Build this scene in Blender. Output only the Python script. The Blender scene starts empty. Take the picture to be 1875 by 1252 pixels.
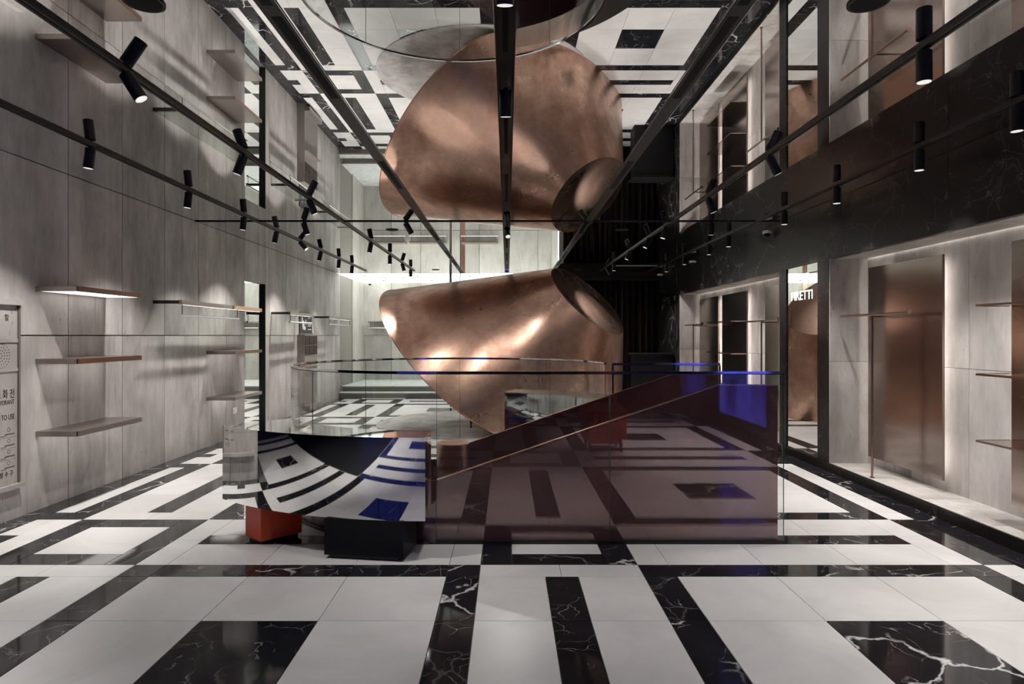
import bpy, bmesh, math, random
from mathutils import Vector, Matrix
random.seed(7)
S = bpy.context.scene
COL = S.collection
PI = math.pi

# ------------------------------------------------------------------ camera, world, exposure
F_PX = 1170.0            # focal length in pixels of the 1875 x 1252 frame
CAM_H = 1.46             # eye height
CEIL = 2.90              # mirror ceiling height
cam_d = bpy.data.cameras.new('camera')
cam = bpy.data.objects.new('camera', cam_d)
COL.objects.link(cam)
cam.location = (0, 0, CAM_H)
cam.rotation_euler = (PI / 2, 0, 0)
cam_d.sensor_fit = 'HORIZONTAL'
cam_d.sensor_width = 36.0
cam_d.lens = F_PX / 1875.0 * 36.0
cam_d.shift_x = (937.5 - 929.0) / 1875.0
cam_d.shift_y = -(626.0 - 614.0) / 1875.0
cam_d.clip_start = 0.05
cam_d.clip_end = 100
S.camera = cam

world = bpy.data.worlds.new('world')
S.world = world
world.use_nodes = True
world.node_tree.nodes['Background'].inputs[0].default_value = (0.03, 0.04, 0.42, 1)
world.node_tree.nodes['Background'].inputs[1].default_value = 0.5   # blue dusk outside the storefront

S.view_settings.view_transform = 'Standard'
S.view_settings.look = 'None'
S.view_settings.gamma = 1.0
S.view_settings.use_curve_mapping = False
S.view_settings.exposure = 0.0
SPOT_W = 122.0            # energy of one track spotlight
S.cycles.use_denoising = True
S.cycles.use_adaptive_sampling = True
S.cycles.adaptive_threshold = 0.09
S.cycles.adaptive_min_samples = 20
S.cycles.max_bounces = 8
S.cycles.diffuse_bounces = 3
S.cycles.glossy_bounces = 6
S.cycles.transparent_max_bounces = 16
S.cycles.blur_glossy = 0.6
S.cycles.sample_clamp_indirect = 6.0

# ------------------------------------------------------------------ materials
def mat(name):
    m = bpy.data.materials.new(name)
    m.use_nodes = True
    nt = m.node_tree
    b = nt.nodes['Principled BSDF']
    return m, nt, b

def N(nt, t, **kw):
    n = nt.nodes.new(t)
    for k, v in kw.items():
        setattr(n, k, v)
    return n

def plain(name, col, rough=0.5, metal=0.0, spec=0.5, emit=None, estr=0.0):
    m, nt, b = mat(name)
    b.inputs['Base Color'].default_value = (*col, 1)
    b.inputs['Roughness'].default_value = rough
    b.inputs['Metallic'].default_value = metal
    b.inputs['Specular IOR Level'].default_value = spec
    if emit:
        b.inputs['Emission Color'].default_value = (*emit, 1)
        b.inputs['Emission Strength'].default_value = estr
    return m

def math_n(nt, op, a, b=None, c=None):
    n = N(nt, 'ShaderNodeMath', operation=op)
    for i, v in enumerate((a, b, c)):
        if v is None:
            continue
        if isinstance(v, (int, float)):
            n.inputs[i].default_value = v
        else:
            nt.links.new(v, n.inputs[i])
    return n.outputs[0]

def ramp(nt, src, stops):
    r = N(nt, 'ShaderNodeValToRGB')
    e = r.color_ramp.elements
    e[0].position, e[0].color = stops[0][0], (*stops[0][1], 1)
    e[1].position, e[1].color = stops[-1][0], (*stops[-1][1], 1)
    for p, c in stops[1:-1]:
        k = e.new(p)
        k.color = (*c, 1)
    nt.links.new(src, r.inputs[0])
    return r.outputs[0]

def mixc(nt, fac, a, b, mode='MIX'):
    n = N(nt, 'ShaderNodeMix', data_type='RGBA', blend_type=mode)
    for s, v in ((n.inputs[0], fac), (n.inputs[6], a), (n.inputs[7], b)):
        if isinstance(v, (int, float)):
            s.default_value = v
        elif isinstance(v, tuple):
            s.default_value = (*v, 1)
        else:
            nt.links.new(v, s)
    return n.outputs[2]

def coords(nt, scale=(1, 1, 1), rnd='OBJECT'):
    """world position shifted by a per-object or per-island random offset"""
    g = N(nt, 'ShaderNodeNewGeometry')
    if rnd == 'ISLAND':
        rv = g.outputs['Random Per Island']
        o = N(nt, 'ShaderNodeObjectInfo')
        rv = math_n(nt, 'ADD', rv, o.outputs['Random'])
    else:
        o = N(nt, 'ShaderNodeObjectInfo')
        rv = o.outputs['Random']
    k = math_n(nt, 'MULTIPLY', rv, 37.0)
    cb = N(nt, 'ShaderNodeCombineXYZ')
    nt.links.new(k, cb.inputs[0])
    nt.links.new(math_n(nt, 'MULTIPLY', k, 1.7), cb.inputs[1])
    nt.links.new(math_n(nt, 'MULTIPLY', k, 0.6), cb.inputs[2])
    ad = N(nt, 'ShaderNodeVectorMath', operation='ADD')
    nt.links.new(g.outputs['Position'], ad.inputs[0])
    nt.links.new(cb.outputs[0], ad.inputs[1])
    mp = N(nt, 'ShaderNodeMapping')
    mp.inputs['Scale'].default_value = scale
    nt.links.new(ad.outputs[0], mp.inputs[0])
    return mp.outputs[0], rv

def noise(nt, vec, scale, detail=4, rough=0.55, dist=0.0):
    n = N(nt, 'ShaderNodeTexNoise')
    n.inputs['Scale'].default_value = scale
    n.inputs['Detail'].default_value = detail
    n.inputs['Roughness'].default_value = rough
    n.inputs['Distortion'].default_value = dist
    nt.links.new(vec, n.inputs['Vector'])
    return n.outputs['Fac']

def bump(nt, b, height, strength, dist=0.01):
    n = N(nt, 'ShaderNodeBump')
    n.inputs['Strength'].default_value = strength
    n.inputs['Distance'].default_value = dist
    nt.links.new(height, n.inputs['Height'])
    nt.links.new(n.outputs[0], b.inputs['Normal'])

def concrete(name, lo, hi, streak=(1, 1, 0.30), rough=0.55):
    m, nt, b = mat(name)
    v, r = coords(nt, streak)
    v2, _ = coords(nt, (1, 1, 1))
    n1 = noise(nt, v, 3.0, 6, 0.62, 0.3)
    n2 = noise(nt, v, 14.0, 5, 0.7)
    n3 = noise(nt, v2, 1.3, 3)
    s = math_n(nt, 'ADD', math_n(nt, 'MULTIPLY', n1, 0.5), math_n(nt, 'ADD', math_n(nt, 'MULTIPLY', n2, 0.18), math_n(nt, 'MULTIPLY', n3, 0.40)))
    s = math_n(nt, 'ADD', s, math_n(nt, 'MULTIPLY', math_n(nt, 'SUBTRACT', r, 0.5), 0.08))
    c = ramp(nt, s, [(0.36, lo), (0.52, tuple((a + z) / 2 for a, z in zip(lo, hi))), (0.66, hi)])
    # board-marked streaks
    vs, _ = coords(nt, (1, 1, 0.05))
    n4 = noise(nt, vs, 11.0, 4, 0.6)
    c = mixc(nt, ramp(nt, n4, [(0.60, (0, 0, 0)), (0.72, (0.40, 0.40, 0.40))]), c, tuple(x * 0.6 for x in lo))
    # pits gathered in patches
    v5, _ = coords(nt, (1, 1, 0.35))
    n5 = noise(nt, v5, 42.0, 4, 0.65)
    n6 = noise(nt, v, 2.6, 2, 0.5)
    pit = math_n(nt, 'MULTIPLY', ramp(nt, n5, [(0.60, (0, 0, 0)), (0.68, (1, 1, 1))]), ramp(nt, n6, [(0.54, (0, 0, 0)), (0.62, (1, 1, 1))]))
    c = mixc(nt, math_n(nt, 'MULTIPLY', pit, 0.55), c, tuple(x * 0.35 for x in lo))
    nt.links.new(c, b.inputs['Base Color'])
    b.inputs['Roughness'].default_value = rough
    b.inputs['Specular IOR Level'].default_value = 0.3
    bump(nt, b, math_n(nt, 'SUBTRACT', n2, math_n(nt, 'MULTIPLY', pit, 0.8)), 0.18, 0.006)
    return m

def black_marble(name, vein=1.0, rough=0.07, rnd='ISLAND', lo=(0.010, 0.010, 0.012), spec=0.5):
    m, nt, b = mat(name)
    v, r = coords(nt, (1, 1, 1), rnd)
    nz = N(nt, 'ShaderNodeTexNoise')
    nz.inputs['Scale'].default_value = 2.2
    nz.inputs['Detail'].default_value = 5
    nt.links.new(v, nz.inputs['Vector'])
    sub = N(nt, 'ShaderNodeVectorMath', operation='SUBTRACT')
    nt.links.new(nz.outputs['Color'], sub.inputs[0])
    sub.inputs[1].default_value = (0.5, 0.5, 0.5)
    sc = N(nt, 'ShaderNodeVectorMath', operation='SCALE')
    nt.links.new(sub.outputs[0], sc.inputs[0])
    sc.inputs['Scale'].default_value = 0.55
    ad = N(nt, 'ShaderNodeVectorMath', operation='ADD')
    nt.links.new(v, ad.inputs[0])
    nt.links.new(sc.outputs[0], ad.inputs[1])
    def veins(scale, w, thr):
        vo = N(nt, 'ShaderNodeTexVoronoi', feature='DISTANCE_TO_EDGE')
        vo.inputs['Scale'].default_value = scale
        nt.links.new(ad.outputs[0], vo.inputs['Vector'])
        line = ramp(nt, vo.outputs['Distance'], [(0.0, (1, 1, 1)), (w, (0, 0, 0))])
        msk = ramp(nt, noise(nt, v, scale * 0.9, 2), [(thr, (0, 0, 0)), (thr + 0.1, (1, 1, 1))])
        return math_n(nt, 'MULTIPLY', line, msk)
    big = veins(2.0, 0.024, 0.46)
    fine = veins(5.0, 0.012, 0.50)
    # bolder veining on some slabs only
    bold = ramp(nt, math_n(nt, 'FRACT', math_n(nt, 'MULTIPLY', r, 7.31)), [(0.45, (0.10, 0.10, 0.10)), (0.75, (1, 1, 1))])
    f = math_n(nt, 'ADD', math_n(nt, 'MULTIPLY', math_n(nt, 'MULTIPLY', big, bold), 0.9), math_n(nt, 'MULTIPLY', fine, 0.45))
    f = math_n(nt, 'MULTIPLY', f, vein)
    base = ramp(nt, noise(nt, v, 3.0, 4), [(0.3, lo), (0.75, tuple(x * 2.0 for x in lo))])
    nt.links.new(mixc(nt, f, base, (0.72, 0.71, 0.70)), b.inputs['Base Color'])
    b.inputs['Roughness'].default_value = rough
    b.inputs['Specular IOR Level'].default_value = spec
    return m

def metal_noise(name, lo, hi, r0, r1, bstr=0.05, scale=2.0, stretch=(1, 1, 1), speck=0.0):
    m, nt, b = mat(name)
    v, r = coords(nt, stretch)
    n1 = noise(nt, v, scale, 6, 0.6, 0.6)
    n2 = noise(nt, v, scale * 5, 5, 0.65)
    s = math_n(nt, 'ADD', math_n(nt, 'MULTIPLY', n1, 0.7), math_n(nt, 'MULTIPLY', n2, 0.3))
    c = ramp(nt, s, [(0.35, lo), (0.66, hi)])
    if speck:
        n3 = noise(nt, v, scale * 16, 3, 0.6)
        k = math_n(nt, 'MULTIPLY', ramp(nt, n3, [(0.60, (0, 0, 0)), (0.72, (1, 1, 1))]), speck)
        c = mixc(nt, k, c, tuple(x * 0.35 for x in lo))
    nt.links.new(c, b.inputs['Base Color'])
    b.inputs['Metallic'].default_value = 1.0
    rr = N(nt, 'ShaderNodeMapRange')
    rr.inputs[1].default_value, rr.inputs[2].default_value = 0.3, 0.7
    rr.inputs[3].default_value, rr.inputs[4].default_value = r1, r0
    nt.links.new(s, rr.inputs[0])
    nt.links.new(rr.outputs[0], b.inputs['Roughness'])
    if bstr:
        bump(nt, b, math_n(nt, 'ADD', n1, math_n(nt, 'MULTIPLY', n2, 0.25)), bstr, 0.03)
    return m

def glass(name, tint=(0.93, 0.96, 0.95), f0=0.045):
    m = bpy.data.materials.new(name)
    m.use_nodes = True
    nt = m.node_tree
    nt.nodes.remove(nt.nodes['Principled BSDF'])
    out = nt.nodes['Material Output']
    lw = N(nt, 'ShaderNodeLayerWeight')
    lw.inputs['Blend'].default_value = 0.5
    p5 = math_n(nt, 'POWER', lw.outputs['Facing'], 5.0)
    fr = math_n(nt, 'ADD', math_n(nt, 'MULTIPLY', p5, 1.0 - f0), f0)
    tr = N(nt, 'ShaderNodeBsdfTransparent')
    tr.inputs[0].default_value = (*tint, 1)
    gl = N(nt, 'ShaderNodeBsdfGlossy')
    gl.inputs['Roughness'].default_value = 0.0
    gl.inputs['Color'].default_value = (1, 1, 1, 1)
    mx = N(nt, 'ShaderNodeMixShader')
    nt.links.new(fr, mx.inputs[0])
    nt.links.new(tr.outputs[0], mx.inputs[1])
    nt.links.new(gl.outputs[0], mx.inputs[2])
    nt.links.new(mx.outputs[0], out.inputs['Surface'])
    return m

M = {}
M['concrete'] = concrete('concrete_panel', (0.27, 0.247, 0.232), (0.62, 0.592, 0.568))
M['concrete_back'] = concrete('concrete_back', (0.36, 0.35, 0.32), (0.58, 0.565, 0.52))
M['grout'] = plain('grout', (0.10, 0.095, 0.09), 0.8)
M['gap'] = plain('panel_gap', (0.20, 0.175, 0.15), 0.9)
m, nt, b = mat('white_tile')
v, r = coords(nt, (1, 1, 1), 'ISLAND')
s = math_n(nt, 'ADD', noise(nt, v, 1.6, 5, 0.6, 0.8), math_n(nt, 'MULTIPLY', math_n(nt, 'SUBTRACT', r, 0.5), 0.05))
nt.links.new(ramp(nt, s, [(0.3, (0.55, 0.54, 0.535)), (0.7, (0.69, 0.68, 0.675))]), b.inputs['Base Color'])
b.inputs['Roughness'].default_value = 0.30
b.inputs['Specular IOR Level'].default_value = 0.22
M['white_tile'] = m
M['black_tile'] = black_marble('black_marble_tile', 1.0, 0.06)
M['black_marble'] = black_marble('black_marble_wall', 0.5, 0.30, 'OBJECT', (0.008, 0.0075, 0.0075), 0.22)
M['mirror'] = plain('mirror', (0.84, 0.845, 0.84), 0.0, 1.0)
M['mirror_wall'] = plain('mirror_wall', (0.86, 0.88, 0.86), 0.0, 1.0)
M['steel'] = plain('polished_steel', (0.80, 0.80, 0.80), 0.025, 1.0)
M['chrome'] = plain('chrome', (0.82, 0.82, 0.83), 0.08, 1.0)
M['black'] = plain('black_metal', (0.008, 0.008, 0.009), 0.38)
M['black_box'] = plain('black_lacquer', (0.006, 0.006, 0.007), 0.45, 0, 0.25)
M['brushed_steel'] = metal_noise('brushed_steel', (0.62, 0.61, 0.60), (0.80, 0.79, 0.78), 0.16, 0.26, 0.03, 1.0, (6, 0.5, 1))
M['bronze'] = plain('dark_bronze', (0.030, 0.026, 0.023), 0.5, 0.0, 0.3)
M['slot'] = plain('slot_black', (0.003, 0.003, 0.003), 0.9)
M['red'] = plain('red_lacquer', (0.62, 0.075, 0.025), 0.38)
M['red_fabric'] = plain('red_fabric', (0.60, 0.055, 0.03), 0.7)
M['copper'] = metal_noise('patina_copper', (0.42, 0.24, 0.175), (0.78, 0.52, 0.405), 0.23, 0.42, 0.14, 1.7, (1, 1, 1), 0.07)
M['copper_cap'] = metal_noise('copper_cap', (0.52, 0.32, 0.24), (0.72, 0.49, 0.39), 0.24, 0.34, 0.03, 1.4)
M['copper_face'] = plain('copper_face', (0.72, 0.42, 0.30), 0.16, 1.0)
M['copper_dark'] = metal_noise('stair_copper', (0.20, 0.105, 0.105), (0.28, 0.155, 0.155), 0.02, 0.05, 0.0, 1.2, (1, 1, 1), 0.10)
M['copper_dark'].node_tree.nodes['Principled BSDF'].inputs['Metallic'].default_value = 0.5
M['shelf_copper'] = plain('shelf_copper', (0.36, 0.22, 0.17), 0.3, 1.0)
M['under_led'] = plain('under_led', (0.9, 0.9, 0.9), 0.4, 0, 0.5, (1.0, 0.95, 0.90), 1.3)
M['copper_edge'] = plain('copper_edge', (0.75, 0.47, 0.35), 0.25, 1.0)
M['bronze_panel'] = metal_noise('brushed_bronze', (0.36, 0.295, 0.265), (0.47, 0.395, 0.36), 0.13, 0.22, 0.05, 0.9, (0.3, 0.3, 1.6))
M['shelf_metal'] = plain('shelf_metal', (0.40, 0.35, 0.32), 0.34, 1.0)
M['rod'] = plain('bronze_rod', (0.42, 0.30, 0.25), 0.2, 1.0)
M['dark_rod'] = plain('dark_rod', (0.09, 0.08, 0.075), 0.3, 0.8)
M['glass'] = glass('clear_glass', (0.972, 0.985, 0.98))
M['glass_edge'] = plain('glass_edge', (0.05, 0.12, 0.11), 0.1)
M['glass_shelf'] = glass('shelf_glass', (0.85, 0.88, 0.86), 0.05)
M['white_plastic'] = plain('white_plastic', (0.75, 0.75, 0.74), 0.4)
M['lens'] = plain('lens', (0.8, 0.8, 0.8), 0.2, 0, 0.5, (1.0, 0.97, 0.95), 0.75)
M['letters'] = plain('lit_letters', (0.9, 0.9, 0.9), 0.4, 0, 0.5, (1, 0.99, 0.96), 1.3)
M['led'] = plain('led_strip', (0.9, 0.9, 0.9), 0.4, 0, 0.5, (1.0, 0.94, 0.88), 20.0)
M['led_soft'] = plain('led_soft', (0.9, 0.9, 0.9), 0.4, 0, 0.5, (1.0, 0.94, 0.88), 4.0)
M['light_ceiling'] = plain('light_ceiling', (0.9, 0.9, 0.9), 0.5, 0, 0.5, (0.97, 1.0, 0.96), 2.8)
M['ink'] = plain('ink', (0.02, 0.02, 0.02), 0.6)
M['ink_grey'] = plain('ink_grey', (0.16, 0.15, 0.145), 0.6)
M['hydrant'] = concrete('hydrant_paint', (0.34, 0.31, 0.295), (0.56, 0.53, 0.51), (1, 1, 0.6), 0.5)
M['curtain'] = plain('black_curtain', (0.020, 0.016, 0.015), 0.75)
M['poster'] = plain('poster_black', (0.02, 0.02, 0.022), 0.3)
M['pane'] = plain('dark_pane', (0.035, 0.02, 0.017), 0.5, 0, 0.2)
M['grey_metal'] = plain('grey_metal', (0.28, 0.255, 0.24), 0.4, 0.4)
M['taupe'] = plain('taupe_panel', (0.24, 0.225, 0.20), 0.6)
M['stone'] = metal_noise('platform_stone', (0.52, 0.53, 0.52), (0.74, 0.75, 0.74), 0.5, 0.7, 0.0, 5.0)
M['stone'].node_tree.nodes['Principled BSDF'].inputs['Metallic'].default_value = 0.0
M['rug'] = metal_noise('rug_wool', (0.30, 0.29, 0.28), (0.62, 0.605, 0.585), 0.9, 0.95, 0.15, 2.2)
M['rug'].node_tree.nodes['Principled BSDF'].inputs['Metallic'].default_value = 0.0
M['dark_wall'] = plain('dark_wall', (0.012, 0.012, 0.014), 0.25)
M['tread'] = plain('stair_tread', (0.22, 0.12, 0.095), 0.4)
# blue LED screen: dots on a rippled field
m, nt, b = mat('led_screen')
v, r = coords(nt, (1, 1, 1))
wv = N(nt, 'ShaderNodeTexWave')
wv.inputs['Scale'].default_value = 2.0
wv.inputs['Distortion'].default_value = 5.0
nt.links.new(v, wv.inputs['Vector'])
nt.links.new(ramp(nt, wv.outputs['Fac'], [(0.1, (0.03, 0.025, 0.30)), (0.9, (0.10, 0.11, 0.95))]), b.inputs['Emission Color'])
b.inputs['Emission Strength'].default_value = 1.0
b.inputs['Base Color'].default_value = (0.01, 0.01, 0.02, 1)
M['led_screen'] = m

# ------------------------------------------------------------------ mesh helpers
def finish(bm, name, m, parent=None, smooth=False, sharp=None):
    me = bpy.data.meshes.new(name)
    bm.normal_update()
    bm.to_mesh(me)
    bm.free()
    for x in (m if isinstance(m, (list, tuple)) else [m]):
        me.materials.append(M[x])
    if smooth:
        for p in me.polygons:
            p.use_smooth = True
        if sharp:
            me.set_sharp_from_angle(angle=sharp)
    return link(name, me, parent)

def link(name, me, parent=None, loc=None, rot=None):
    o = bpy.data.objects.new(name, me)
    COL.objects.link(o)
    if parent:
        o.parent = parent
    if loc is not None:
        o.location = loc
    if rot is not None:
        o.rotation_euler = rot
    return o

def box(bm, x0, x1, y0, y1, z0, z1, mi=0):
    vs = [bm.verts.new(p) for p in ((x0, y0, z0), (x1, y0, z0), (x1, y1, z0), (x0, y1, z0), (x0, y0, z1), (x1, y0, z1), (x1, y1, z1), (x0, y1, z1))]
    for q in ((3, 2, 1, 0), (4, 5, 6, 7), (0, 1, 5, 4), (1, 2, 6, 5), (2, 3, 7, 6), (3, 0, 4, 7)):
        f = bm.faces.new([vs[i] for i in q])
        f.material_index = mi
    return vs

def bx(name, x0, x1, y0, y1, z0, z1, m, parent=None, bev=0.0):
    bm = bmesh.new()
    box(bm, x0, x1, y0, y1, z0, z1)
    if bev:
        bmesh.ops.bevel(bm, geom=bm.edges[:], offset=bev, segments=2, affect='EDGES', profile=0.7)
    return finish(bm, name, m, parent)

def cyl_bm(bm, p0, p1, r0, r1=None, seg=16, cap=True):
    p0, p1 = Vector(p0), Vector(p1)
    r1 = r0 if r1 is None else r1
    ax = (p1 - p0).normalized()
    u = ax.orthogonal().normalized()
    w = ax.cross(u)
    a, c = [], []
    for i in range(seg):
        t = 2 * PI * i / seg
        dvec = u * math.cos(t) + w * math.sin(t)
        a.append(bm.verts.new(p0 + dvec * r0))
        c.append(bm.verts.new(p1 + dvec * r1))
    for i in range(seg):
        j = (i + 1) % seg
        bm.faces.new((a[i], a[j], c[j], c[i]))
    if cap:
        bm.faces.new(a[::-1])
        bm.faces.new(c)

def cyl(name, p0, p1, r, m, parent=None, r1=None, seg=16):
    bm = bmesh.new()
    cyl_bm(bm, p0, p1, r, r1, seg)
    return finish(bm, name, m, parent, True, 0.7)

def prism(name, outline, z0, z1, m, parent=None, smooth=False, sharp=0.6):
    """extrude a plan outline (list of x, y, counter-clockwise)"""
    bm = bmesh.new()
    lo = [bm.verts.new((x, y, z0)) for x, y in outline]
    hi = [bm.verts.new((x, y, z1)) for x, y in outline]
    n = len(outline)
    for i in range(n):
        j = (i + 1) % n
        bm.faces.new((lo[i], lo[j], hi[j], hi[i]))
    bm.faces.new(lo[::-1])
    bm.faces.new(hi)
    bmesh.ops.recalc_face_normals(bm, faces=bm.faces[:])
    return finish(bm, name, m, parent, smooth, sharp)

def arc(cx, cy, r, a0, a1, n):
    return [(cx + r * math.cos(math.radians(a0 + (a1 - a0) * i / n)), cy + r * math.sin(math.radians(a0 + (a1 - a0) * i / n))) for i in range(n + 1)]

def empty(name, loc=(0, 0, 0)):
    o = bpy.data.objects.new(name, None)
    COL.objects.link(o)
    o.location = loc
    o.empty_display_size = 0.1
    return o

def tag(o, label=None, cat=None, group=None, kind=None):
    if label: o['label'] = label
    if cat: o['category'] = cat
    if group: o['group'] = group
    if kind: o['kind'] = kind
    return o

def thing(name, label, cat, group=None, loc=(0, 0, 0)):
    return tag(empty(name, loc), label, cat, group)

def struct(o, label=None, cat=None):
    return tag(o, label, cat, None, 'structure')

def text_mesh(name, body, size, m, parent=None, extrude=0.003, mtx=None, bold=False):
    cu = bpy.data.curves.new(name, 'FONT')
    cu.body = body
    cu.size = size
    cu.extrude = extrude
    cu.offset = 0.004 * size if bold else 0.0
    t = bpy.data.objects.new(name, cu)
    COL.objects.link(t)
    dg = bpy.context.evaluated_depsgraph_get()
    me = bpy.data.meshes.new_from_object(t.evaluated_get(dg))
    bpy.data.objects.remove(t)
    me.materials.clear()
    me.materials.append(M[m])
    if mtx:
        me.transform(mtx)
    return link(name, me, parent)

# ------------------------------------------------------------------ the room
XL, XR = -3.93, 3.45
Y0, YE = -3.0, 14.9             # storefront behind the camera, end of the tiled hall
YB = 17.5                       # back wall of the raised rear room
U = 0.2
CX, CY, CR = -0.50, 5.90, 1.42  # centre and radius of the round stairwell
STY0, STY1 = 4.48, 5.84         # straight flight between these
STX1 = 1.94

# floor slab with the stairwell opening left out
def in_well(x, y, g=0.0):
    return math.hypot(x - CX, y - CY) < CR + g or (CX < x < STX1 + g and STY0 - g < y < STY1 + g)

well_outline = arc(CX, CY, CR, 270, 0, 64)[:-1]   # front, round by the left, to the back right
a_end = -math.degrees(math.asin((CY - STY1) / CR))
well_outline = arc(CX, CY, CR, 270, a_end, 72) + [(STX1, STY1), (STX1, STY0)]

def cutter():
    bm = bmesh.new()
    pts = well_outline[::-1]
    lo = [bm.verts.new((x, y, -1.0)) for x, y in pts]
    hi = [bm.verts.new((x, y, 1.0)) for x, y in pts]
    n = len(pts)
    for i in range(n):
        j = (i + 1) % n
        bm.faces.new((lo[i], lo[j], hi[j], hi[i]))
    bm.faces.new(lo[::-1]); bm.faces.new(hi)
    bmesh.ops.recalc_face_normals(bm, faces=bm.faces[:])
    return finish(bm, 'cutter', 'grout')
CUT = cutter()

def carve(o):
    md = o.modifiers.new('b', 'BOOLEAN')
    md.operation = 'DIFFERENCE'
    md.solver = 'EXACT'
    md.object = CUT
    dg = bpy.context.evaluated_depsgraph_get()
    dg.update()
    me = bpy.data.meshes.new_from_object(o.evaluated_get(dg))
    o.modifiers.clear()
    o.data = me

floor = struct(bx('floor', -6.5, XR + 0.6, Y0, YE, -0.12, -0.012, 'grout'))
carve(floor)

# the paving: a 16-unit repeat of black frames, stripes and squares in white
GX, GY = -0.37, 3.87
tiles = []   # x0, x1, y0, y1, black
def zone_cells(ox, oy):
    c = []
    for i in (0, 6):
        for j in (0, 6):
            c.append((i, i + 1, j, j + 1, 1))
    for j in (0, 6):
        c += [(1, 3.5, j, j + 1, 0), (3.5, 6, j, j + 1, 0)]
        c += [(j, j + 1, 1, 3.5, 0), (j, j + 1, 3.5, 6, 0)]
    c += [(1, 2, 1, 6, 1), (5, 6, 1, 6, 1), (2, 5, 1, 2, 1), (2, 5, 5, 6, 1), (2, 5, 2, 5, 0)]
    spl = ((0, 1, 1), (1, 3, 0), (3, 4, 1), (4, 6, 0), (6, 7, 1))
    for a, z, k in spl:
        for q in (7, 10, 13):
            c.append((a, z, q, q + 3, k))
            c.append((q, q + 3, a, z, k))
    for p in (7, 10, 13):
        for q in (7, 10, 13):
            c.append((p, p + 3, q, q + 3, 1 if p == 10 and q == 10 else 0))
    for x0, x1, y0, y1, k in c:
        tiles.append((ox + x0 * U, ox + x1 * U, oy + y0 * U, oy + y1 * U, k))
for a in (-2, -1, 0, 1):
    for q in (-3, -2, -1, 0, 1, 2, 3):
        zone_cells(GX + a * 16 * U, GY + q * 16 * U)
BL, BR = XL + 0.20, XR - 0.22    # black border strips along the walls
cl = []
for x0, x1, y0, y1, k in tiles:
    left = BL if (y0 + y1) / 2 > 3.87 else -6.4
    x0, x1, y0, y1 = max(x0, left), min(x1, BR), max(y0, Y0), min(y1, YE)
    if x1 - x0 > 0.02 and y1 - y0 > 0.02:
        cl.append((x0, x1, y0, y1, k))
y = GY - 16 * U * 2
while y < YE:
    for a, z in ((XL, BL), (BR, XR)):
        if a == XL and y < 3.8:
            continue
        if min(y + 3 * U, YE) - max(y, Y0) > 0.02:
            cl.append((a, z, max(y, Y0), min(y + 3 * U, YE), 1))
    y += 3 * U
def seen_area(t):
    x0, x1, y0, y1, k = t
    y0 = max(y0, 1.0)
    if y1 < 2.3:
        return 0
    if abs((x0 + x1) / 2) / ((y0 + y1) / 2) > 0.86:
        return 0
    if in_well(x0, y0) and in_well(x1, y1) and in_well(x0, y1) and in_well(x1, y0):
        return 0
    return (x1 - x0) / ((y0 + y1) / 2) * (1 / y0 - 1 / y1)
cl.sort(key=seen_area, reverse=True)
G = 0.0015
cache = {}
n_part = 0
rest = bmesh.new()
for t in cl:
    x0, x1, y0, y1, k = t
    corners = [in_well(p, q) for p in (x0, (x0 + x1) / 2, x1) for q in (y0, (y0 + y1) / 2, y1)]
    if all(corners) and not (x1 - x0 > 1.0):
        continue
    cutme = any(in_well(x0 + (x1 - x0) * i / 8, y0 + (y1 - y0) * j / 8, 0.004) for i in range(9) for j in range(9))
    if n_part < 292 or cutme:
        key = (round(x1 - x0, 3), round(y1 - y0, 3), k)
        if cutme or key not in cache:
            bm = bmesh.new()
            hx, hy = (x1 - x0) / 2 - G, (y1 - y0) / 2 - G
            vs = box(bm, -hx, hx, -hy, hy, -0.012, 0.0)
            top = [e for e in bm.edges if all(v.co.z > -0.001 for v in e.verts)]
            bmesh.ops.bevel(bm, geom=top, offset=0.0012, segments=1, affect='EDGES')
            o = finish(bm, 'tile', 'black_tile' if k else 'white_tile', floor)
            if not cutme:
                cache[key] = o.data
        else:
            o = link('tile', cache[key], floor)
        o.location = ((x0 + x1) / 2, (y0 + y1) / 2, 0)
        if cutme:
            bpy.context.view_layer.update()
            carve(o)
            if len(o.data.polygons) == 0:
                bpy.data.objects.remove(o)
                continue
        n_part += 1
    else:
        box(rest, x0 + G, x1 - G, y0 + G, y1 - G, -0.012, 0.0, k)
o = finish(rest, 'tile_field', ['white_tile', 'black_tile'], floor)
tag(o, kind='stuff')
bpy.data.objects.remove(CUT)

# left wall: concrete panels on a dark backing, one recess for the tall mirror
MY0, MY1, MZ = 9.56, 10.38, 2.29
WL0 = 4.09    # the left wall starts here; nearer the street the shop is wider
XE = -6.4
wl = struct(bx('wall_left', XL - 0.25, XL - 0.105, WL0 + 0.02, YB, 0, 3.05, 'gap'))
PG = 0.005
def panel(x0, x1, y0, y1, z0, z1, m, parent, name='panel'):
    return bx(name, x0, x1, y0, y1, z0, z1, m, parent, 0.0)
edges = [5.719 + 0.803 * k for k in range(-11, 12)] + [YE + 0.1]
edges = [e for e in edges if e > WL0 + 0.1]
edges = [WL0] + edges
edges = sorted(set([e for e in edges if not (MY0 - 0.15 < e < MY1 + 0.1)] + [MY0, MY1]))
for a, z in zip(edges[:-1], edges[1:]):
    if z - a < 0.02:
        continue
    if abs(a - MY0) < 1e-6:
        panel(XL - 0.10, XL, a + PG, z - PG, MZ, CEIL - 0.004, 'concrete', wl)
        continue
    panel(XL - 0.10, XL, a + PG, z - PG, 0.0, 1.46 - PG, 'concrete', wl)
    panel(XL - 0.10, XL, a + PG, z - PG, 1.46 + PG, CEIL - 0.004, 'concrete', wl)
mt = thing('wall_mirror', 'tall narrow mirror recessed in the left concrete wall beside shelves', 'mirror')
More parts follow.
